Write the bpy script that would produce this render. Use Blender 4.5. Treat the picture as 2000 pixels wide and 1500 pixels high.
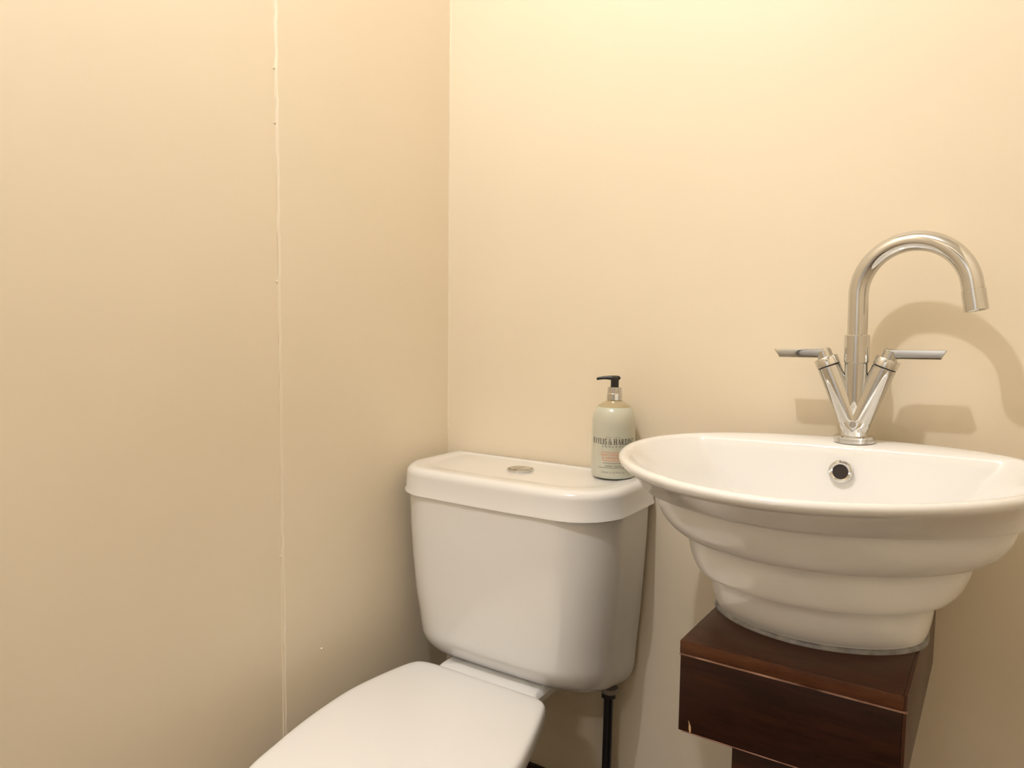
import bpy, bmesh, math, random
from math import sin, cos, pi, radians, sqrt, atan2
from mathutils import Vector, Matrix
random.seed(4)
for o in list(bpy.data.objects): bpy.data.objects.remove(o)
scene = bpy.context.scene
C = scene.collection

# All coordinates below are survey units (camera foot as origin, z measured from eye level);
# K turns them into metres and CH is the eye height above the floor.
K, CH = 0.9, 1.02
def W(p): return Vector((K*p[0], K*p[1], CH + K*p[2]))
ZF = -CH/K                      # floor
ZC = (2.32-CH)/K                # ceiling
XL, YB = -1.051, 1.3325         # left wall, back wall
XR, YN = 0.62, -0.85            # right wall, wall behind the photographer

# ------------------------------------------------------------------ camera
F_PX, YAW, PITCH, ROLL = 1463.0, radians(33.4), radians(4.77), radians(0.7)
fw = Vector((-sin(YAW)*cos(PITCH), cos(YAW)*cos(PITCH), -sin(PITCH)))
rt = Vector((cos(YAW), sin(YAW), 0)); up = rt.cross(fw)
rt2 = rt*cos(ROLL) + up*sin(ROLL); up2 = up*cos(ROLL) - rt*sin(ROLL)
cam = bpy.data.cameras.new('camera'); camo = bpy.data.objects.new('camera', cam); C.objects.link(camo)
m = Matrix.Identity(4)
for i in range(3):
    m[i][0], m[i][1], m[i][2] = rt2[i], up2[i], -fw[i]
m.translation = W((0, 0, 0)); camo.matrix_world = m
cam.sensor_width = 36; cam.lens = F_PX/2000*36; cam.clip_start = 0.01
scene.camera = camo

# ------------------------------------------------------------------ light and exposure
world = bpy.data.worlds.new('world'); scene.world = world; world.use_nodes = True
world.node_tree.nodes['Background'].inputs[0].default_value = (1, 0.9, 0.75, 1)
world.node_tree.nodes['Background'].inputs[1].default_value = 0.02
LAMP = ((-0.55, 0.25), 28.5)
HALL_FILL_W = 23.0
LAMP_COL = (1.0, 0.99, 1.02)
vs = scene.view_settings
vs.view_transform = 'Standard'; vs.look = 'None'; vs.exposure = 0.0; vs.gamma = 1; vs.use_curve_mapping = False

# ------------------------------------------------------------------ materials
def mat(name, col, rough=0.5, metal=0.0, **kw):
    mt = bpy.data.materials.new(name); mt.use_nodes = True
    b = mt.node_tree.nodes['Principled BSDF']
    b.inputs['Base Color'].default_value = (*col, 1); b.inputs['Roughness'].default_value = rough
    b.inputs['Metallic'].default_value = metal
    for k, v in kw.items(): b.inputs[k.replace('_', ' ')].default_value = v
    return mt
def noise_mat(name, c1, c2, scale, rough, bump=0.0, bscale=60, metal=0.0, stretch=(1, 1, 1), **kw):
    mt = mat(name, c1, rough, metal, **kw); nt = mt.node_tree; b = nt.nodes['Principled BSDF']
    tc = nt.nodes.new('ShaderNodeTexCoord'); mp = nt.nodes.new('ShaderNodeMapping')
    geo = nt.nodes.new('ShaderNodeNewGeometry')
    nt.links.new(geo.outputs['Position'], mp.inputs['Vector']); mp.inputs['Scale'].default_value = stretch
    n = nt.nodes.new('ShaderNodeTexNoise'); n.inputs['Scale'].default_value = scale; n.inputs['Detail'].default_value = 5
    nt.links.new(mp.outputs[0], n.inputs['Vector'])
    r = nt.nodes.new('ShaderNodeValToRGB')
    r.color_ramp.elements[0].position = 0.35; r.color_ramp.elements[1].position = 0.68
    r.color_ramp.elements[0].color = (*c1, 1); r.color_ramp.elements[1].color = (*c2, 1)
    nt.links.new(n.outputs['Fac'], r.inputs[0]); nt.links.new(r.outputs[0], b.inputs['Base Color'])
    if bump:
        n2 = nt.nodes.new('ShaderNodeTexNoise'); n2.inputs['Scale'].default_value = bscale; n2.inputs['Detail'].default_value = 4
        nt.links.new(mp.outputs[0], n2.inputs['Vector'])
        bp = nt.nodes.new('ShaderNodeBump'); bp.inputs['Strength'].default_value = bump; bp.inputs['Distance'].default_value = 0.002
        nt.links.new(n2.outputs['Fac'], bp.inputs['Height']); nt.links.new(bp.outputs[0], b.inputs['Normal'])
    return mt
M = {}
M['wall'] = noise_mat('cream_wall_paint', (0.82, 0.72, 0.55), (0.84, 0.74, 0.57), 3, 0.55, 0.10, 55)
M['filler'] = noise_mat('painted_filler', (0.82, 0.72, 0.55), (0.84, 0.74, 0.57), 40, 0.4, 0.25, 160)
M['ceiling'] = noise_mat('ceiling_paint', (0.80, 0.76, 0.68), (0.82, 0.78, 0.70), 4, 0.7)
M['floor'] = noise_mat('dark_floor', (0.09, 0.055, 0.035), (0.14, 0.09, 0.055), 5, 0.35, stretch=(1, 8, 1))
M['ceramic'] = noise_mat('white_glazed_ceramic', (0.83, 0.825, 0.81), (0.85, 0.845, 0.83), 2, 0.13, Coat_Weight=0.5, Coat_Roughness=0.06)
M['seat'] = noise_mat('white_seat_plastic', (0.83, 0.82, 0.80), (0.85, 0.84, 0.82), 2, 0.22)
M['chrome'] = noise_mat('polished_chrome', (0.64, 0.64, 0.63), (0.68, 0.68, 0.67), 8, 0.035, metal=1.0)
M['dark'] = mat('dark_gap', (0.02, 0.012, 0.01), 0.5)
M['rubber'] = noise_mat('black_pipe_plastic', (0.006, 0.006, 0.008), (0.012, 0.011, 0.012), 30, 0.35)
M['grey_nut'] = noise_mat('grey_plastic', (0.30, 0.27, 0.23), (0.35, 0.31, 0.27), 30, 0.45)
M['silicone'] = noise_mat('grey_silicone', (0.16, 0.15, 0.15), (0.30, 0.29, 0.28), 60, 0.25)
M['pump'] = noise_mat('black_pump_plastic', (0.012, 0.011, 0.010), (0.02, 0.018, 0.016), 30, 0.3)
M['print'] = mat('black_print', (0.012, 0.011, 0.010), 0.5)
M['print_grey'] = mat('grey_print', (0.14, 0.14, 0.12), 0.5)
M['print_orange'] = mat('orange_print', (0.80, 0.17, 0.04), 0.5)
M['edge'] = noise_mat('worn_pale_edging', (0.10, 0.035, 0.018), (0.50, 0.30, 0.22), 22, 0.35)
M['chip'] = mat('bare_chipboard', (0.62, 0.40, 0.22), 0.7)
M['door'] = noise_mat('white_door_paint', (0.72, 0.70, 0.64), (0.75, 0.72, 0.66), 4, 0.35)
M['hall'] = noise_mat('hall_wall_paint', (0.78, 0.74, 0.66), (0.80, 0.76, 0.68), 3, 0.6)
M['soap'] = noise_mat('pale_pearly_soap', (0.56, 0.57, 0.47), (0.59, 0.60, 0.50), 3, 0.2, Coat_Weight=0.8, Coat_Roughness=0.12, Subsurface_Weight=0.15)
M['clear'] = noise_mat('empty_bottle_shoulder', (0.40, 0.33, 0.19), (0.44, 0.36, 0.22), 20, 0.15, Coat_Weight=0.5, Coat_Roughness=0.1)
def wood(name, c1, c2, rough, sc):
    mt = mat(name, c1, rough, Specular_IOR_Level=0.3); nt = mt.node_tree; b = nt.nodes['Principled BSDF']
    geo = nt.nodes.new('ShaderNodeNewGeometry'); mp = nt.nodes.new('ShaderNodeMapping'); mp.inputs['Scale'].default_value = sc
    nt.links.new(geo.outputs['Position'], mp.inputs[0])
    n = nt.nodes.new('ShaderNodeTexNoise'); n.inputs['Scale'].default_value = 14; n.inputs['Detail'].default_value = 8; n.inputs['Roughness'].default_value = 0.7
    n.inputs['Distortion'].default_value = 0.4
    nt.links.new(mp.outputs[0], n.inputs['Vector'])
    r = nt.nodes.new('ShaderNodeValToRGB'); r.color_ramp.elements[0].position = 0.36; r.color_ramp.elements[1].position = 0.72
    r.color_ramp.elements[0].color = (*c1, 1); r.color_ramp.elements[1].color = (*c2, 1)
    nt.links.new(n.outputs['Fac'], r.inputs[0]); nt.links.new(r.outputs[0], b.inputs['Base Color'])
    bp = nt.nodes.new('ShaderNodeBump'); bp.inputs['Strength'].default_value = 0.12; bp.inputs['Distance'].default_value = 0.0008
    nt.links.new(n.outputs['Fac'], bp.inputs['Height']); nt.links.new(bp.outputs[0], b.inputs['Normal'])
    return mt
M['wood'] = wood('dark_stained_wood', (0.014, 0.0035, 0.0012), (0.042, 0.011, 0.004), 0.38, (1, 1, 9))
M['woodsheen'] = wood('dark_stained_wood_sheen', (0.048, 0.017, 0.008), (0.080, 0.029, 0.013), 0.32, (1, 9, 1))  # stain lightened to paint in the wall's reflection on top and right side
M['woodedge'] = wood('brown_board_edge', (0.075, 0.026, 0.010), (0.135, 0.052, 0.022), 0.35, (1, 1, 9))

# ------------------------------------------------------------------ helpers
def sharp(me, ang=35):
    for p in me.polygons: p.use_smooth = True
    me.set_sharp_from_angle(angle=radians(ang))
def obj(name, vf, mt, parent=None, origin=(0, 0, 0), ang=35, kind=None):
    """vf = (verts, faces) in survey units; one mesh object, its origin at `origin`."""
    v, f = vf
    me = bpy.data.meshes.new(name)
    o3 = Vector(origin)
    me.from_pydata([tuple((Vector(p)-o3)*K) for p in v], [], f)
    bm = bmesh.new(); bm.from_mesh(me); bmesh.ops.remove_doubles(bm, verts=bm.verts, dist=1e-7)
    bmesh.ops.recalc_face_normals(bm, faces=bm.faces); bm.to_mesh(me); bm.free()
    sharp(me, ang); me.materials.append(M[mt])
    o = bpy.data.objects.new(name, me); C.objects.link(o)
    if parent: o.parent = parent
    else: o.location = W(origin)
    if kind: o['kind'] = kind
    return o
def empty(name, loc, label, cat, rot=(0, 0, 0)):
    o = bpy.data.objects.new(name, None); C.objects.link(o); o.location = W(loc); o.rotation_euler = rot
    o.empty_display_size = 0.05; o['label'] = label; o['category'] = cat
    return o
def tag(o, label, cat): o['label'] = label; o['category'] = cat; return o
def join(*vfs):
    V, Fc = [], []
    for v, f in vfs:
        n = len(V); V += list(v); Fc += [tuple(i+n for i in q) for q in f]
    return V, Fc
def loft(rings, cap0=True, cap1=True, closed=False):
    n = len(rings[0]); V = [p for r in rings for p in r]; Fc = []
    R = len(rings)
    for a in range(R if closed else R-1):
        b = (a+1) % R
        for i in range(n):
            j = (i+1) % n
            Fc.append((a*n+i, a*n+j, b*n+j, b*n+i))
    def cap(k):
        c = [sum(p[t] for p in rings[k])/n for t in range(3)]
        V.append(tuple(c)); q = len(V)-1
        for i in range(n): Fc.append((k*n+i, k*n+(i+1) % n, q))
    if not closed:
        if cap0: cap(0)
        if cap1: cap(R-1)
    return V, Fc
def frame(d):
    d = Vector(d).normalized()
    a = Vector((0, 1, 0)) if abs(d.y) < 0.9 else Vector((0, 0, 1))
    u = d.cross(a).normalized(); return u, d.cross(u).normalized()
def lathe(c, axis, prof, n=48, cap0=True, cap1=True):
    """prof = [(radius, distance along axis)]"""
    ax = Vector(axis).normalized(); u, w = frame(ax); c = Vector(c)
    return loft([[tuple(c+ax*h+(u*cos(2*pi*i/n)+w*sin(2*pi*i/n))*r) for i in range(n)] for r, h in prof], cap0, cap1)
def tube(path, rad, n=32, nrm=(0, 1, 0)):
    path = [Vector(p) for p in path]; rings = []
    N = Vector(nrm).normalized()
    for k, p in enumerate(path):
        t = (path[min(k+1, len(path)-1)]-path[max(k-1, 0)]).normalized()
        u = t.cross(N).normalized(); w = t.cross(u)
        r = rad[k] if isinstance(rad, (list, tuple)) else rad
        rings.append([tuple(p+(u*cos(2*pi*i/n)+w*sin(2*pi*i/n))*r) for i in range(n)])
    return loft(rings)
def box(x0, x1, y0, y1, z0, z1, bev=0.0, seg=2):
    bm = bmesh.new()
    bmesh.ops.create_cube(bm, size=1, matrix=Matrix.Translation(((x0+x1)/2, (y0+y1)/2, (z0+z1)/2)) @ Matrix.Diagonal((x1-x0, y1-y0, z1-z0, 1)))
    if bev: bmesh.ops.bevel(bm, geom=list(bm.edges), offset=bev, segments=seg, profile=0.5, affect='EDGES')
    bm.verts.index_update()
    r = [tuple(v.co) for v in bm.verts], [tuple(v.index for v in f.verts) for f in bm.faces]
    bm.free(); return r
def rrect(xc, a, yf, yb, rf, rb, z, bow=0.0, inset=0.0, n=10, side=1.0):
    """plan outline: half width a, front yf (towards camera) with radius rf, back yb with radius rb"""
    a -= inset*side; yf += inset; yb -= inset*0.2; rf = max(rf-inset*0.5, 0.004)
    pts = []
    def arc(cx, cy, r, a0):
        for i in range(n+1):
            t = a0 + (pi/2)*i/n; pts.append([cx+r*cos(t), cy+r*sin(t)])
    arc(xc+a-rb, yb-rb, rb, 0); 
    for i in range(1, 8): pts.append([xc+(a-rb)*(1-2*i/8), yb])
    arc(xc-a+rb, yb-rb, rb, pi/2); 
    for i in range(1, 6): pts.append([xc-a, yb-rb+(yf+rf-yb+rb)*i/6])
    arc(xc-a+rf, yf+rf, rf, pi)
    for i in range(1, 16): pts.append([xc-(a-rf)*(1-2*i/16), yf])
    arc(xc+a-rf, yf+rf, rf, 1.5*pi)
    for i in range(1, 6): pts.append([xc+a, yf+rf+(yb-rb-yf-rf)*i/6])
    out = []
    for x, y in pts:
        q = (x-xc)/a
        wgt = max(0, min(1, (yb-y)/(yb-yf)))
        out.append((x, y-bow*(1-q*q)*wgt, z))
    return out
def spline(pts, per=8):
    n = len(pts); out = []
    for i in range(n):
        p0, p1, p2, p3 = (Vector(pts[(i+k-1) % n]) for k in range(4))
        for s in range(per):
            t = s/per
            out.append(0.5*((2*p1)+(p2-p0)*t+(2*p0-5*p1+4*p2-p3)*t*t+(3*p1-p0-3*p2+p3)*t**3))
    return out
def offset2(pts, d):
    n = len(pts); out = []
    area = sum(pts[i].x*pts[(i+1) % n].y-pts[(i+1) % n].x*pts[i].y for i in range(n))
    sg = 1 if area > 0 else -1
    for i in range(n):
        t = (pts[(i+1) % n]-pts[i-1]).normalized()
        out.append(pts[i]+Vector((-t.y, t.x))*d*sg)
    return out

# ------------------------------------------------------------------ the room
T = 0.06
obj('floor', box(XL-T, XR+T, YN-T, YB+T, ZF-T, ZF), 'floor', kind='structure')
obj('ceiling', box(XL-T, XR+T, YN-T, YB+T, ZC, ZC+T), 'ceiling', kind='structure')
obj('wall_back', box(XL-T, XR+T, YB, YB+T, ZF, ZC), 'wall', kind='structure')
obj('wall_right', box(XR, XR+T, YN, YB, ZF, ZC), 'wall', kind='structure')
DX0, DX1, DZ = -0.72, 0.08, ZF+2.15
obj('wall_near', join(box(XL-T, DX0, YN-T, YN, ZF, ZC), box(DX1, XR+T, YN-T, YN, ZF, ZC), box(DX0, DX1, YN-T, YN, DZ, ZC)), 'wall', kind='structure')
# left side: a boarded panel stands slightly proud of the older wall, which runs a little askew
YS = 0.862
def prism(poly, z0, z1):
    n = len(poly)
    return loft([[(x, y, z0) for x, y in poly], [(x, y, z1) for x, y in poly]])
wl = obj('wall_left', prism([(XL-0.0045, YS+0.02), (XL-0.0045+0.035*(YS-YN), YN), (XL-T, YN), (XL-T, YS+0.02)], ZF, ZC), 'wall', kind='structure')
# edge of the boarded panel: slightly ragged
rings = []
NZ = 160
for k in range(NZ+1):
    z = ZF+(ZC-ZF)*k/NZ
    j = random.uniform(-0.0012, 0.0012)
    rings.append([(XL, YB, z), (XL, YS+0.004+j, z), (XL-0.003, YS+j, z), (XL-T, YS+j*0.5, z), (XL-T, YB, z)])
obj('wall_left_panel', loft(rings), 'wall', kind='structure', ang=25)
# ragged filler bead along that joint
rings = []
for k in range(NZ+1):
    z = ZF+(ZC-ZF)*k/NZ
    w = 0.0006+0.0005*sin(k*0.37)*random.random()+random.uniform(0, 0.0005)+(0.0010 if z < -0.45 else 0)
    cx, cy = XL-0.0035, YS-0.0005
    rings.append([(cx+w*1.1*cos(t), cy-w*0.7*sin(t), z) for t in (pi*i/6 for i in range(7))])
tr = obj('trim_1', loft(rings), 'filler', kind='structure', ang=80)
rings = []
for k in range(81):
    z = ZF+(ZC-ZF)*k/80; w = 0.003+random.uniform(0, 0.0008)
    rings.append([(XL, YB, z)]+[(XL+w*(1-sin(t))*1.0, YB-w*(1-cos(t)), z) for t in (pi/2*i/4 for i in range(5))])
obj('trim_2', loft(rings), 'filler', kind='structure', ang=80)
# little runs and nibs in the paint
def nib(name, p, r, par):
    obj(name, lathe(p, (1, 0, 0), [(r, -r*0.3), (r*0.85, r*0.3), (r*0.5, r*0.6), (0.0001, r*0.7)], 12), 'filler', par)
for z, dx in ((0.0635, 0.0), (0.33, 0.0), (-0.42, 0.001), (0.42, 0)):
    nib('paint_nib', (XL-0.003, YS-0.002, z), 0.002, tr)
nib('paint_nib', (XL, 0.95, -0.622), 0.003, tr)
obj('baseboard_back', box(XL, XR, YB-0.018, YB, ZF, -0.957, 0.003), 'wood', kind='structure')
# unseen doorway and hall behind the photographer, added for fill light and reflections
obj('trim_3', join(box(DX0-0.07, DX0, YN-0.08, YN+0.02, ZF, DZ+0.07, 0.004), box(DX1, DX1+0.07, YN-0.08, YN+0.02, ZF, DZ+0.07, 0.004), box(DX0, DX1, YN-0.08, YN+0.02, DZ, DZ+0.07, 0.004)), 'door', kind='structure')
HY = YN-1.5
obj('floor_hall', box(-1.6, 1.1, HY, YN-T, ZF-T, ZF), 'floor', kind='structure')
obj('ceiling_hall', box(-1.6, 1.1, HY, YN-T, ZC, ZC+T), 'ceiling', kind='structure')
obj('wall_hall_far', box(-1.6, 1.1, HY-T, HY, ZF, ZC), 'hall', kind='structure')
obj('wall_hall_left', box(-1.6-T, -1.6, HY, YN-T, ZF, ZC), 'hall', kind='structure')
obj('wall_hall_right', box(1.1, 1.1+T, HY, YN-T, ZF, ZC), 'hall', kind='structure')
d = obj('door_1', box(DX1+0.10, DX1+0.14, YN-0.86, YN-0.08, ZF+0.01, DZ-0.01, 0.003), 'woodedge', kind='structure')
for y0, y1, z0, z1 in ((YN-0.78, YN-0.52, 0.2, 0.95), (YN-0.42, YN-0.16, 0.2, 0.95), (YN-0.78, YN-0.52, 1.15, 2.0), (YN-0.42, YN-0.16, 1.15, 2.0)):
    obj('door_panel', box(DX1+0.09, DX1+0.10, y0, y1, ZF+z0, ZF+z1, 0.004), 'woodedge', d)
obj('door_handle', join(lathe((DX1+0.10, YN-0.80, ZF+1.05), (-1, 0, 0), [(0.028, 0), (0.028, 0.006), (0.010, 0.008), (0.010, 0.05)], 24),
    tube([(DX1+0.055, YN-0.80, ZF+1.05), (DX1+0.052, YN-0.75, ZF+1.05), (DX1+0.055, YN-0.67, ZF+1.05)], 0.009, 16, (0, 0, 1))), 'chrome', d)

# ------------------------------------------------------------------ lamps
def lamp(name, x, y, r, pw, label, face):
    e = empty(name, (x, y, ZC), label, 'ceiling light')
    obj('bezel', lathe((x, y, ZC), (0, 0, -1), [(r, 0.0), (r+0.012, 0.0), (r+0.012, 0.003), (r+0.006, 0.006), (r, 0.005), (r, 0.0)], 40, False, False), 'chrome', e, (x, y, ZC))
    lm = bpy.data.materials.new('fill_face'); lm.use_nodes = True
    nt = lm.node_tree; nt.nodes.clear(); em = nt.nodes.new('ShaderNodeEmission'); ou = nt.nodes.new('ShaderNodeOutputMaterial')
    em.inputs[0].default_value = (*LAMP_COL, 1); em.inputs[1].default_value = face; nt.links.new(em.outputs[0], ou.inputs[0]); M['fillface'] = lm
    obj('fill_face', lathe((x, y, ZC), (0, 0, -1), [(r-0.001, 0.0005), (r-0.001, 0.0015)], 32), 'fillface', e, (x, y, ZC))
    ld = bpy.data.lights.new('fill_beam', 'AREA'); ld.shape = 'DISK'; ld.size = 2*r*K; ld.energy = pw; ld.color = LAMP_COL
    lo = bpy.data.objects.new('fill_beam', ld); C.objects.link(lo); lo.parent = e; lo.location = (0, 0, -0.012)
# globe bulb on a chrome holder, bathroom ceiling
gx, gy = LAMP[0]; GZ = ZC-0.100
e = empty('ceiling_bulb_holder', (gx, gy, ZC), 'chrome ceiling lamp holder with a round bulb above the toilet', 'ceiling light')
GO = (gx, gy, ZC); GR = 0.022
obj('ceiling_rose', lathe((gx, gy, ZC), (0, 0, -1), [(0.055, 0), (0.055, 0.010), (0.045, 0.022), (0.020, 0.030)], 40), 'chrome', e, GO)
obj('bulb_socket', lathe((gx, gy, ZC), (0, 0, -1), [(0.016, 0.028), (0.022, 0.034), (0.022, 0.070), (0.018, 0.074)], 32), 'chrome', e, GO)
ld = bpy.data.lights.new('bulb', 'POINT'); ld.energy = LAMP[1]; ld.color = LAMP_COL; ld.shadow_soft_size = GR*K
lo = bpy.data.objects.new('bulb', ld); C.objects.link(lo); lo.parent = e; lo.location = (0, 0, (GZ-ZC)*K)
lamp('hall_fill_light', -0.3, YN-0.55, 0.16, HALL_FILL_W, 'added round fill light on the unseen hall ceiling', 8)  # added fill lamp, out of view, brightens the room through the doorway

# ------------------------------------------------------------------ toilet
XT = -0.787
toilet = empty('toilet', (XT, 0.95, ZF), 'white close-coupled toilet with closed lid standing in the corner', 'toilet')
TO = (XT, 0.95, ZF)
ZT, ZB = -0.335, -0.6715
rings = []
for z, a, yf in ((ZT, 0.236, 1.110), (-0.40, 0.234, 1.111), (-0.47, 0.230, 1.113), (-0.54, 0.225, 1.117), (-0.58, 0.220, 1.121), (-0.616, 0.2165, 1.125)):
    rings.append(rrect(XT, a, yf, 1.322, 0.096, 0.012, z, 0.010))
R0 = 0.055
for k in range(1, 9):
    t = pi/2*k/8
    rings.append(rrect(XT, 0.2165, 1.125, 1.322, 0.096, 0.012, -0.616-R0*sin(t), 0.010, R0*(1-cos(t)), side=0.7))
rings.append(rrect(XT, 0.2165, 1.125, 1.322, 0.096, 0.012, ZB, 0.006, R0+0.03, side=0.7))
rings = [[(x, y, z-0.040*max(0, (y-1.13)/0.19)*max(0, min(1, (-0.50-z)/0.15))) for x, y, z in r] for r in rings]
obj('cistern', loft(rings), 'ceramic', toilet, TO)
LA, LF, LB = 0.2435, 1.106, 1.330
rings = [rrect(XT, LA, LF, LB, 0.092, 0.010, -0.343, 0.010, 0.012), rrect(XT, LA, LF, LB, 0.092, 0.010, -0.3435, 0.010, 0.003),
         rrect(XT, LA, LF, LB, 0.092, 0.010, -0.3415, 0.010, 0.0), rrect(XT, LA, LF, LB, 0.092, 0.010, -0.3365, 0.010, 0.0008),
         rrect(XT, LA, LF, LB, 0.092, 0.010, -0.333, 0.010, 0.0022), rrect(XT, LA, LF, LB, 0.092, 0.010, -0.306, 0.010, 0.0032)]
for k in range(1, 9):
    t = pi/2*k/8
    rings.append(rrect(XT, LA, LF, LB, 0.092, 0.010, -0.306+0.016*sin(t), 0.010, 0.0032+0.014*(1-cos(t))))
for ins, z in ((0.024, -0.29), (0.036, -0.2903), (0.043, -0.2915), (0.060, -0.292)):
    rings.append(rrect(XT, LA, LF, LB-ins*0.25, 0.092, 0.010, z, 0.008, ins))
lid = obj('cistern_lid', loft(rings), 'ceramic', toilet, TO)
bx, by = -0.786, 1.226
bt = obj('flush_button', lathe((bx, by, -0.292), (0, 0, 1), [(0.027, 0), (0.027, 0.0030), (0.0255, 0.0042), (0.0235, 0.0042), (0.0230, 0.0022), (0.0, 0.0022)], 48), 'chrome', toilet, TO)
for s, fr_ in ((-1, 0.42), (1, 0.58)):
    pts = []
    for i in range(25):
        t = pi*i/24
        pts.append((bx+s*(0.0012+0.0212*sin(t)), by+0.0215*cos(t)))
    rg = [[(x, y, -0.292+h) for x, y in pts] for h in (0.0010, 0.0046)]
    ctr = (bx+s*0.010, by)
    rg.append([(ctr[0]+(x-ctr[0])*0.88, ctr[1]+(y-ctr[1])*0.88, -0.292+0.0055) for x, y in pts])
    if s < 0: rg.append([(ctr[0]+(x-ctr[0])*0.5, ctr[1]+(y-ctr[1])*0.5, -0.292+0.0035) for x, y in pts])
    o = obj('push_half', loft(rg), 'chrome', bt, TO)
# seat outline
SO = [(-.79, 1.098), (-.70, 1.0985), (-.662, 1.0975), (-.640, 1.088), (-.626, 1.061), (-.598, .98), (-.575, .90), (-.566, .82), (-.580, .74), (-.625, .665), (-.695, .616),
      (-.775, .600), (-.848, .617), (-.902, .662), (-.928, .744), (-.945, .819), (-.956, .90), (-.957, .953), (-.950, 1.02), (-.940, 1.070), (-.926, 1.090), (-.90, 1.0975), (-.85, 1.0985)]
so = spline([Vector(p) for p in SO], 6)
def sring(ins, z): return [(p.x, p.y, z) for p in offset2(so, ins)]
lidr = [sring(.006, -.6925), sring(.001, -.6915), sring(0, -.689), sring(0, -.674), sring(.0012, -.6685), sring(.004, -.6650), sring(.008, -.6634), sring(.016, -.6624), sring(.024, -.6620)]
lc = (XT, .87)
for q_, z_ in ((.82, -.6616), (.5, -.6612), (.2, -.6610)): lidr.append([(lc[0]+(x-lc[0])*q_, lc[1]+(y-lc[1])*q_, z_) for x, y, z in lidr[9-2]])
obj('seat_lid', loft(lidr), 'seat', toilet, TO, ang=50)
seat = [sring(.010, -.6930), sring(.005, -.6945), sring(.004, -.700), sring(.007, -.708), sring(.014, -.7105), sring(.055, -.7105), sring(.062, -.704), sring(.060, -.694), sring(.050, -.693)]
obj('seat', loft(seat, closed=True), 'seat', toilet, TO, ang=50)
# pan
def pring(ins, z, sx=1.0, sy=1.0, yc=0.90):
    out = []
    for p in offset2(so, ins):
        k = max(0, min(1, (p.y-0.88)/0.2))
        out.append((XT+(p.x-XT)*sx*(1-0.42*k), yc+(p.y-yc)*sy, z))
    return out
pan = [pring(.060, -.760), pring(.055, -.716), pring(.045, -.7108), pring(.018, -.7108), pring(.012, -.716), pring(.012, -.735), pring(.016, -.76, .93, .97), pring(.02, -.81, .82, .93), pring(.03, -.88, .70, .86, .95),
       pring(.04, -.96, .62, .80, 1.0), pring(.04, -1.06, .60, .78, 1.02), pring(.036, -1.11, .66, .80, 1.02), pring(.034, ZF, .66, .80, 1.02)]
obj('pan', loft(pan), 'ceramic', toilet, TO, ang=60)
nk = [rrect(XT, .113, 1.108, 1.31, .014, .02, -.6722, 0, .006), rrect(XT, .113, 1.106, 1.31, .014, .02, -.676, 0, .0015), rrect(XT, .114, 1.104, 1.31, .014, .02, -.682), rrect(XT, .110, 1.104, 1.31, .02, .02, -.698),
      rrect(XT, .092, 1.10, 1.27, .02, .02, -.715), rrect(XT, .070, 1.06, 1.20, .03, .02, -.745), rrect(XT, .055, 1.03, 1.15, .03, .02, -.92), rrect(XT, .06, 1.0, 1.14, .03, .02, ZF)]
obj('pan_shelf', loft(nk), 'ceramic', toilet, TO)
for hx in (XT-0.078, XT+0.078):
    obj('hinge', lathe((hx-0.020, 1.103, -.6865), (1, 0, 0), [(0.006, 0), (0.007, 0.001), (0.007, 0.039), (0.006, 0.040)], 20), 'seat', toilet, TO)

# water feed under the cistern
px_, py_ = -0.612, 1.285
pipe = empty('supply_pipe', (px_, py_, ZF), 'black water pipe running down the wall from the cistern', 'pipe')
PO = (px_, py_, ZF)
obj('pipe', tube([(px_-0.003, py_, ZF), (px_-0.002, py_, -0.95), (px_-0.0005, py_, -0.80), (px_, py_, -0.720)], 0.0092, 20), 'rubber', pipe, PO)
obj('coupling_nut', lathe((px_, py_, -0.7300), (0, 0, 1), [(0.010, 0), (0.0145, 0.001), (0.0145, 0.011), (0.012, 0.012)], 8), 'rubber', pipe, PO, ang=20)
obj('tail_nut', lathe((px_+0.002, py_, -0.7190), (0, 0, 1), [(0.015, 0), (0.016, 0.001), (0.016, 0.010)], 20), 'grey_nut', pipe, PO)

# ------------------------------------------------------------------ vanity stand
VX0, VX1, VF, VT, VB = -0.3335, -0.0704, 0.9135, -0.41, -0.533
van = empty('basin_stand', ((VX0+VX1)/2, 1.12, ZF), 'dark-stained wooden pedestal stand carrying the white basin', 'basin stand')
VO = ((VX0+VX1)/2, 1.12, ZF)
SB = -0.4295
obj('top_board', box(VX0, VX1-0.004, VF, YB-0.001, SB, VT, 0.0012), 'woodsheen', van, VO)
obj('board_edging', box(VX0-0.0006, VX1-0.003, VF-0.0012, VF+0.004, SB+0.0016, VT-0.0010, 0.0008), 'woodedge', van, VO)
obj('worn_edge', box(VX0-0.0008, VX1+0.0010, VF-0.0020, VF+0.003, SB-0.0010, SB+0.0012, 0.0006), 'edge', van, VO)
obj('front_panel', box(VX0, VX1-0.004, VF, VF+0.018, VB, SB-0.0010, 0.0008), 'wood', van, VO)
obj('side_panel', box(VX0+0.0006, VX0+0.018, VF+0.018, YB-0.001, VB, SB-0.0005, 0.0006), 'wood', van, VO)
obj('side_panel', box(VX1-0.0040, VX1, VF+0.0006, YB-0.001, VB, VT-0.0004, 0.0006), 'woodsheen', van, VO)
obj('bottom_board', box(VX0+0.018, VX1-0.004, VF+0.018, YB-0.001, VB, VB+0.018, 0.0006), 'wood', van, VO)
obj('worn_edge', box(VX0+0.004, VX1-0.006, VF-0.0006, VF+0.002, VB-0.0010, VB+0.0004, 0.0004), 'edge', van, VO)
obj('pedestal', box(-0.264, -0.140, VF+0.006, YB-0.02, ZF, VB, 0.0015), 'wood', van, VO)
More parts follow.
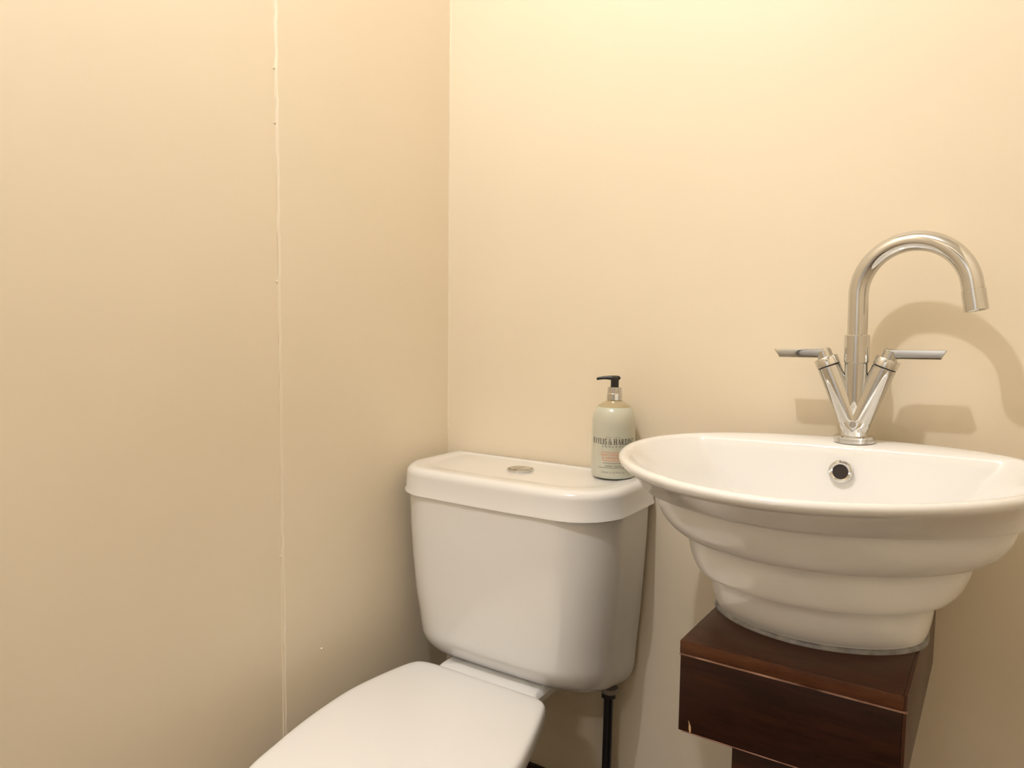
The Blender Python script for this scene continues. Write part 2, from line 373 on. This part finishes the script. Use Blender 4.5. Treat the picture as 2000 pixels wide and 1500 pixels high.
# chip in the veneer
cp = [(-.3200, -.5165), (-.3185, -.5190), (-.3165, -.5235), (-.3160, -.5280), (-.3165, -.5320), (-.3180, -.5320), (-.3190, -.5280), (-.3192, -.5240), (-.3190, -.5200)]
obj('veneer_chip', loft([[(x, VF-0.0006, z) for x, z in cp], [(x, VF+0.001, z) for x, z in cp]]), 'chip', van, VO)

# ------------------------------------------------------------------ basin
BX = -0.203
BO = (BX, 1.12, VT)
basin = empty('wash_basin', BO, 'large white stepped ceramic wash basin on the dark stand', 'basin')
NB = 128
def ell(a, yc, bf, bb, ex, z, exb=2.3):
    out = []
    for i in range(NB):
        t = 2*pi*i/NB; c, s = cos(t), sin(t)
        e = ex if s < 0 else exb
        out.append((BX+a*math.copysign(abs(c)**(2/e), c), yc+(bf if s < 0 else bb)*math.copysign(abs(s)**(2/e), s), z))
    return out
# outer wall, from the foot up: half width, centre, front and back depth, roundness
L_foot = (.136, 1.085, .100, .170, 1.9)
L3 = (.1658, 1.0914, .143, .185, 2.0)
L2 = (.2073, 1.1064, .1895, .180, 1.86)
L1 = (.2520, 1.0820, .2085, .210, 1.76)
LR = (.2755, 1.0880, .3000, .214, 1.84)
def mixl(A, B, t, d=0.0):
    q = [A[i]+(B[i]-A[i])*t for i in range(5)]
    return (q[0]+d, q[1], q[2]+d, q[3]+d, q[4])
ZR = -0.180
Z1, Z2, Z3, Z0 = -0.235, -0.2925, -0.347, -0.409
rings = [ell(*mixl(L_foot, L_foot, 0, -.03), Z0), ell(*mixl(L_foot, L_foot, 0, -.006), Z0), ell(*L_foot, Z0+.005)]
def band(A, zb, B, zt):
    # from the lip A at zb up to just under the overhanging lip B at zt: full-bodied, nearly upright at the top
    n = 14
    for k in range(0, n+1):
        t = (k/n)**1.4; g = (1-(1-t)**2.3)**0.8
        q = mixl(A, B, g, -0.021*g)
        rings.append(ell(*q, zb+(zt-zb)*t))
    rings.append(ell(*mixl(B, B, 0, -.0205), zt+.0012)); rings.append(ell(*mixl(B, B, 0, -.0007), zt-.0004)); rings.append(ell(*B, zt+.0004))
band(L_foot, Z0+.006, L3, Z3); band(L3, Z3+.0006, L2, Z2); band(L2, Z2+.0006, L1, Z1)
n = 10
for k in range(1, n+1):
    t = k/n; rings.append(ell(*mixl(L1, LR, t, -0.004*t-0.003*sin(pi*t)), Z1+.0006+(ZR-.014-Z1-.0006)*t))
for ins, z in ((.0005, -.0105), (-.001, -.0070), (-.0005, -.0032), (.0025, -.0008), (.0060, 0.0), (.010, -.0008)):
    rings.append(ell(*mixl(LR, LR, 0, -ins), ZR+z))
# inside: deck at the back for the tap, flatter back wall
def inner(z, a, yc, bf, bb, ex, chord):
    out = []
    for x, y, _ in ell(a, yc, bf, bb, ex, 0):
        if y > chord: y = chord+(y-chord)*0.12
        out.append((x, y, z))
    return out
CH_ = 1.212
rings.append(inner(ZR-.0022, .2605, 1.088, .285, .199, 1.84, CH_))
for dz, a_, f_, b_, c_ in ((.006, .2575, .282, .196, .004), (.018, .248, .263, .190, .006), (.035, .230, .224, .184, .010), (.055, .217, .198, .176, .014), (.080, .197, .179, .165, .020), (.100, .172, .155, .147, .026), (.118, .140, .125, .120, .034), (.128, .110, .095, .090, .05), (.132, .080, .070, .070, .06)):
    rings.append(inner(ZR-dz, a_, 1.088, f_, b_, 1.85, CH_-c_))
rings.append(inner(ZR-.134, .04, 1.085, .03, .03, 2, 2))
# the basin sits a touch out of level: its right side is a little higher
def lean(p): return (p[0]-0.016*(p[2]-VT), p[1], p[2]+0.016*(p[0]-BX)*max(0, min(1, (p[2]-VT)/0.06)))
rings = [[lean(p) for p in r] for r in rings]
bowl = obj('bowl', loft(rings), 'ceramic', basin, BO, ang=22)
# crisp lips on the steps, soft glazed rim and inside
sa = bowl.data.attributes.get('sharp_edge')
nrg = len(rings)
lip_z = [(z-VT)*K for z in (Z1, Z2, Z3)]
for e_ in bowl.data.edges:
    a_, b_ = (bowl.data.vertices[k].co for k in e_.vertices)
    base = lambda q: min(abs(q.z-0.016*q.x-z) for z in lip_z)
    if sa.data[e_.index].value and not (base(a_) < 0.0025 and base(b_) < 0.0025): sa.data[e_.index].value = False
# overflow ring on the back wall of the bowl
ox, oy, oz = -0.1985, CH_-0.0125, -0.2195
oa = (0, -1, 0.14)
ov = obj('overflow_ring', lathe((ox, oy+0.004, oz), oa, [(0.0105, -0.004), (0.0168, -0.002), (0.0172, 0.003), (0.0160, 0.0050), (0.0138, 0.0054), (0.0112, 0.0035), (0.0105, -0.004)], 48, False, False), 'chrome', basin, BO)
obj('overflow_hole', lathe((ox, oy+0.004, oz), oa, [(0.0118, -0.0005), (0.0118, 0.0012)], 32), 'dark', ov, BO)
obj('drain', lathe((BX-.002, 1.085, ZR-.134), (0, 0, 1), [(0.034, 0), (0.034, 0.002), (0.030, 0.004), (0.024, 0.0035), (0.0, 0.006)], 40), 'chrome', basin, BO)
sr = []
for ins, z in ((-.0015, VT+.0002), (-.0035, VT+.0002), (-.0030, VT+.003), (.000, VT+.0062), (.002, VT+.006), (.004, VT+.0002)):
    sr.append(ell(*mixl(L_foot, L_foot, 0, -ins), z))
obj('sealant_bead', loft(sr, closed=True), 'silicone', basin, BO, ang=80)

# ------------------------------------------------------------------ tap
FX, FY, FZ = -0.1905, 1.258, ZR-0.0008
FO = (FX, FY, FZ)
tap = empty('basin_mixer_tap', FO, 'tall chrome mixer tap with V-shaped body and curved spout', 'tap', (0, -0.018, 0))
tap.scale = (1.02,)*3
def fp(s, z, y=0.0): return (FX+s, FY+y, FZ+z)
obj('flange', lathe(FO, (0, 0, 1), [(0.0275, 0), (0.0285, 0.0008), (0.0285, 0.0050), (0.0278, 0.0056), (0.0278, 0.0064), (0.0285, 0.0070), (0.0285, 0.0095), (0.0272, 0.0108), (0.018, 0.0112)], 56), 'chrome', tap, FO)
AX, AZ0, AZ1 = 0.0385, 0.018, 0.1145
def arm(s):
    a = Vector(fp(0.0, AZ0)); b = Vector(fp(s*AX, AZ1)); return a, (b-a).normalized(), (b-a).length
def stadium(sx, r, z, ry=None):
    ry = ry or r; out = []
    for i in range(49):
        t = -pi/2+pi*i/48; out.append(fp(sx+r*cos(t), z, ry*sin(t)))
    for i in range(49):
        t = pi/2+pi*i/48; out.append(fp(-sx+r*cos(t), z, ry*sin(t)))
    return out
hull = [stadium(.0003, .0192, .0105), stadium(.0003, .0190, .016), stadium(.0006, .0190, .021)]
for k in range(1, 7):
    z = .021+.014*k/6; sx = AX*max(0, (z-AZ0))/(AZ1-AZ0); q = k/6
    hull.append(stadium(sx+.0004, .0190-.0014*q, z, .0190-.0026*q))
hull.append(stadium(.004, .008, .0365, .008))
parts = [loft(hull), lathe(fp(0, 0.02), (0, 0, 1), [(0.0140, 0), (0.0155, 0.05), (0.0166, 0.1010), (0.0160, 0.1018)], 48)]
for s in (-1, 1):
    a, dv, ln = arm(s); parts.append(lathe(a, dv, [(0.012, -0.010), (0.0165, -0.003), (0.0172, 0.02), (0.0172, ln-0.0008), (0.0165, ln)], 48))
obj('body', join(*parts), 'chrome', tap, FO)
obj('body_disc', lathe(fp(0, 0.029, -0.0182), (0, -1, 0.0), [(0.0048, -0.002), (0.0048, 0.0008), (0.004, 0.0014), (0.0, 0.0015)], 24), 'grey_nut', tap, FO)  # small grey disc low on the front of the tap body
for s in (-1, 1):
    a, dv, ln = arm(s); e = a+dv*ln
    vh = obj('valve_head', join(lathe(e, dv, [(0.0150, 0), (0.0150, 0.002)], 40), lathe(e, dv, [(0.0168, 0.0014), (0.0176, 0.0019), (0.0176, 0.0135), (0.0168, 0.0148), (0.0125, 0.0150), (0.0118, 0.0150), (0.0118, 0.026), (0.0108, 0.027)], 48)), 'chrome', tap, FO)
    obj('shadow_ring', lathe(e, dv, [(0.0158, 0.0), (0.0162, 0.0002), (0.0162, 0.0014), (0.0158, 0.0015)], 40), 'dark', vh, FO)
    t0 = e+dv*0.012; t1 = e+dv*0.0395
    hz = FZ+0.135                                    # centre height of the lever
    # neck rising from the valve head, cut level with the lever's top
    rings = []; u, w = frame(dv); nn = 32
    for h, r in ((0.0, 0.0106), (0.016, 0.0104)):
        rings.append([tuple(t0+dv*h+(u*cos(2*pi*i/nn)+w*sin(2*pi*i/nn))*r) for i in range(nn)])
    top = []
    for p in rings[-1]:
        p = Vector(p); k = (hz+0.0066-p.z)/dv.z; top.append(tuple(p+dv*k))
    rings.append(top)
    cx = sum(p[0] for p in top)/nn
    lev = obj('lever', loft(rings), 'chrome', tap, FO)
    # flat blade with slanted end
    x0 = cx - s*0.004; x1 = FX+s*0.1185
    def sec(x, dx_top, hh, hw):
        return [(x+dx_top, FY-hw, hz+hh), (x+dx_top, FY+hw, hz+hh), (x+dx_top*0.8, FY+hw*1.05, hz+hh*0.6), (x, FY+hw*0.95, hz-hh*0.6), (x, FY+hw*0.6, hz-hh), (x, FY-hw*0.6, hz-hh), (x, FY-hw*0.95, hz-hh*0.6), (x+dx_top*0.8, FY-hw*1.05, hz+hh*0.6)]
    rg = [sec(x0, 0, 0.0066, 0.0105), sec(x1-s*0.0065, s*0.0055, 0.0066, 0.0110), sec(x1-s*0.0060, s*0.0062, 0.0061, 0.0104)]
    obj('blade', loft(rg), 'chrome', lev, FO, ang=28)
obj('collar', lathe(fp(0, 0.1215), (0, 0, 1), [(0.0160, 0), (0.0178, 0.0008), (0.0178, 0.0410), (0.0170, 0.0420), (0.013, 0.0422)], 48), 'chrome', tap, FO)
PH = radians(12); dc, ds = cos(PH), -sin(PH)
SR, ZS = 0.0755, 0.222
path = [(FX, FY, FZ+0.155), (FX, FY, FZ+0.185)]
NA = 44; AE = radians(172)
for k in range(NA+1):
    t = AE*k/NA; s = SR*(1-cos(t)); z = ZS+SR*sin(t)
    path.append((FX+s*dc, FY+s*ds, FZ+z))
end = Vector(path[-1]); dirn = (end-Vector(path[-2])).normalized()
path.append(tuple(end+dirn*0.006))
obj('spout', tube(path, 0.0142, 36, (ds, -dc, 0) if False else (-ds, dc, 0)), 'chrome', tap, FO)
ae = end+dirn*0.0060
ao = obj('aerator', lathe(ae, dirn, [(0.0135, 0), (0.0135, 0.0010), (0.0150, 0.0014), (0.0150, 0.0295), (0.0142, 0.0305), (0.0120, 0.0305), (0.0115, 0.026)], 40), 'chrome', tap, FO)
obj('aerator_mesh', lathe(ae, dirn, [(0.0116, 0.024), (0.0116, 0.0262)], 24), 'dark', ao, FO)

# ------------------------------------------------------------------ soap bottle
SX, SY, SZ = -0.6125, 1.2805, -0.2897
SOO = (SX, SY, SZ)
bot = empty('soap_bottle', SOO, 'pale grey-green hand wash pump bottle on the cistern lid', 'soap bottle')
U = 0.0001635
def by_(y): return (1338-y)*U
RB = 250*U
prof = [(0.0, by_(1338)), (RB*.86, by_(1338)), (RB*.95, by_(1332)), (RB*.985, by_(1315)), (RB, by_(1280)), (RB, by_(900)), (RB, by_(745))]
def dome(y): return RB*max(.33, sqrt(max(0, 1-max(0, (740-y)/294)**2.6)))
prof += [(dome(y), by_(y)) for y in range(735, 519, -9)]
obj('body', lathe(SOO, (0, 0, 1), prof, 64, True, False), 'soap', bot, SOO, ang=60)
obj('shoulder', lathe(SOO, (0, 0, 1), [(dome(y), by_(y)) for y in list(range(528, 447, -8))+[446]], 64, False, True), 'clear', bot, SOO, ang=60)
obj('collar', lathe(SOO, (0, 0, 1), [(RB*.30, by_(452)), (RB*.355, by_(450)), (RB*.355, by_(380)), (RB*.33, by_(372)), (RB*.325, by_(310)), (RB*.30, by_(304)), (RB*.16, by_(303))], 40), 'chrome', bot, SOO)
dv = Vector((-SX, -SY, 0)).normalized()          # towards the viewer
rv = Vector((-dv.y, dv.x, 0))                    # to the viewer's right
sp = rv*-1
head = lathe(SOO, (0, 0, 1), [(RB*.185, by_(308)), (RB*.185, by_(222)), (RB*.20, by_(205)), (RB*.19, by_(190)), (RB*.12, by_(184))], 32)
pth, rad = [], []
for dx, y, r in ((62, 192, .05), (45, 198, .10), (10, 202, .125), (-40, 200, .11), (-80, 198, .085), (-130, 200, .075), (-170, 206, .07), (-195, 212, .065), (-206, 220, .055)):
    p = Vector(SOO)+rv*(dx*U)+Vector((0, 0, by_(y))); pth.append(tuple(p)); rad.append(RB*r)
obj('pump_head', join(head, tube(pth, rad, 20, dv)), 'pump', bot, SOO, ang=50)
# --- printed lettering wrapped on the bottle
def wrap(pts2, lift=0.00012):
    out = []
    for x, z in pts2:
        t = x/RB; q = Vector(SOO)+(dv*cos(t)+rv*sin(t))*(RB+lift); out.append((q.x, q.y, SZ+z))
    return out
def arcp(cx, cy, rx, ry, a0, a1, n=14): return [(cx+rx*cos(radians(a0+(a1-a0)*i/n)), cy+ry*sin(radians(a0+(a1-a0)*i/n))) for i in range(n+1)]
tk, th, sf = .17, .065, .05
def stem(x, w=tk, y0=0, y1=1, serif=True):
    r = [([(x, y0), (x, y1)], w)]
    if serif: r += [([(x-w/2-.09, y0+sf/2), (x+w/2+.09, y0+sf/2)], sf), ([(x-w/2-.09, y1-sf/2), (x+w/2+.09, y1-sf/2)], sf)]
    return r
GL = {   # width, strokes
 'B': (.72, stem(.2)+[(arcp(.30, .74, .26, .235, 90, -90), .11), (arcp(.30, .265, .32, .24, 90, -90), .12), ([(.2, .97), (.32, .97)], th), ([(.2, .505), (.32, .505)], th), ([(.2, .03), (.32, .03)], th)]),
 'A': (.80, [([(.12, 0), (.40, 1)], th), ([(.38, 1), (.68, 0)], tk), ([(.22, .34), (.58, .34)], th), ([(.0, .025), (.26, .025)], sf), ([(.52, .025), (.82, .025)], sf)]),
 'Y': (.76, [([(.14, 1), (.40, .45)], tk), ([(.66, 1), (.40, .45)], th), ([(.40, .5), (.40, 0)], tk), ([(.0, .975), (.30, .975)], sf), ([(.52, .975), (.78, .975)], sf), ([(.24, .025), (.56, .025)], sf)]),
 'L': (.66, stem(.2)+[([(.2, .03), (.62, .03)], th), ([(.62, .0), (.62, .26)], th)]),
 'I': (.42, stem(.2)),
 'S': (.58, [(arcp(.29, .74, .19, .225, 25, 250, 18)+arcp(.29, .265, .21, .235, 80, -155, 18), .125), ([(.49, .72), (.49, .95)], .05), ([(.06, .05), (.06, .30)], .05)]),
 '&': (.86, [(arcp(.36, .78, .15, .19, -40, 230, 18), .09), ([(.25, .66), (.78, .02)], .15), (arcp(.32, .25, .24, .24, 120, 330, 16), .10), ([(.52, .12), (.74, .50)], th), ([(.62, .52), (.86, .52)], sf)]),
 'H': (.88, stem(.2)+stem(.66)+[([(.2, .52), (.66, .52)], th)]),
 'R': (.78, stem(.2)+[(arcp(.30, .735, .26, .24, 90, -90), .12), ([(.2, .97), (.32, .97)], th), ([(.2, .50), (.34, .50)], th), ([(.36, .50), (.66, .02)], .15), ([(.58, .025), (.78, .025)], sf)]),
 'D': (.82, stem(.2)+[(arcp(.32, .5, .38, .47, 90, -90, 20), .13), ([(.2, .97), (.34, .97)], th), ([(.2, .03), (.34, .03)], th)]),
 'N': (.86, stem(.16, .065)+stem(.66, .065)+[([(.12, 1), (.66, .02)], .15)]),
 'G': (.80, [(arcp(.42, .5, .34, .46, 40, 325, 24), .12), ([(.68, .05), (.68, .42)], .14), ([(.55, .42), (.80, .42)], sf), ([(.66, .72), (.66, .97)], .05)]),
 ' ': (.24, []),
}
def stroke2(pl, w):
    V, Fc = [], []
    pl = [Vector(p) for p in pl]
    for i in range(len(pl)):
        t = (pl[min(i+1, len(pl)-1)]-pl[max(i-1, 0)]).normalized(); nn = Vector((-t.y, t.x))*w/2
        V += [pl[i]+nn, pl[i]-nn]
    for i in range(len(pl)-1): Fc.append((2*i, 2*i+1, 2*i+3, 2*i+2))
    return V, Fc
def serif_text(txt, width, zmid, gap=.04):
    tot = sum(GL[c][0]+gap for c in txt)-gap
    sc = width/tot; x = -width/2; V, Fc = [], []
    hgt = sc*1.28
    for c in txt:
        for pl, w in GL[c][1]:
            # subdivide long strokes so that they follow the curve
            if len(pl) == 2: pl = [tuple(Vector(pl[0]).lerp(Vector(pl[1]), k/4)) for k in range(5)]
            v, f = stroke2(pl, w); n0 = len(V)
            V += wrap([(x+p.x*sc, zmid+(p.y-.5)*hgt) for p in v]); Fc += [tuple(i+n0 for i in q) for q in f]
        x += (GL[c][0]+gap)*sc
    return V, Fc
def plain_text(txt, width, zmid, height, spacing=1.0):
    cu = bpy.data.curves.new('lettering', 'FONT'); cu.body = txt; cu.size = 1; cu.align_x = 'LEFT'; cu.space_character = spacing; cu.resolution_u = 2
    o = bpy.data.objects.new('lettering', cu); C.objects.link(o); bpy.context.view_layer.update()
    me = o.to_mesh(); v = [(p.co.x, p.co.y) for p in me.vertices]; f = [tuple(p.vertices) for p in me.polygons]
    o.to_mesh_clear(); bpy.data.objects.remove(o); bpy.data.curves.remove(cu)
    x0, x1 = min(p[0] for p in v), max(p[0] for p in v); y0, y1 = min(p[1] for p in v), max(p[1] for p in v)
    return wrap([((x-x0)/(x1-x0)*width-width/2, zmid+((y-y0)/(y1-y0)-.5)*height) for x, y in v]), f
def rule(width, zmid, h):
    n = 20; return wrap([(width*(i/n-.5), zmid-h/2) for i in range(n+1)]+[(width*(i/n-.5), zmid+h/2) for i in range(n+1)]), [(i, i+1, n+2+i, n+1+i) for i in range(n)]
PW = 560*U
pr = lambda name, vf, mt: obj(name, vf, mt, bot, SOO)
pr('brand_lettering', serif_text('BAYLIS & HARDING', PW, by_(905)), 'print')
pr('small_lettering', plain_text('EST. 1970', 165*U, by_(858), 15*U, 1.3), 'print_grey')
pr('small_lettering', plain_text('ENGLAND', 255*U, by_(960), 21*U, 2.2), 'print')
pr('orange_lettering', plain_text('SWEET MANDARIN', 300*U, by_(1056), 24*U, 1.25), 'print_orange')
pr('orange_lettering', plain_text('& GRAPEFRUIT', 250*U, by_(1092), 24*U, 1.25), 'print_orange')
pr('printed_rule', rule(270*U, by_(1027), 4*U), 'print_orange')
pr('printed_rule', rule(250*U, by_(1122), 5*U), 'print_orange')
pr('printed_rule', rule(230*U, by_(1150), 5*U), 'print_grey')
pr('small_lettering', plain_text('HAND WASH', 175*U, by_(1182), 20*U, 1.2), 'print')
pr('printed_rule', rule(350*U, by_(1203), 5*U), 'print_grey')
pr('small_lettering', plain_text('500ml e 16.9 fl. oz', 275*U, by_(1255), 22*U, 1.1), 'print_grey')
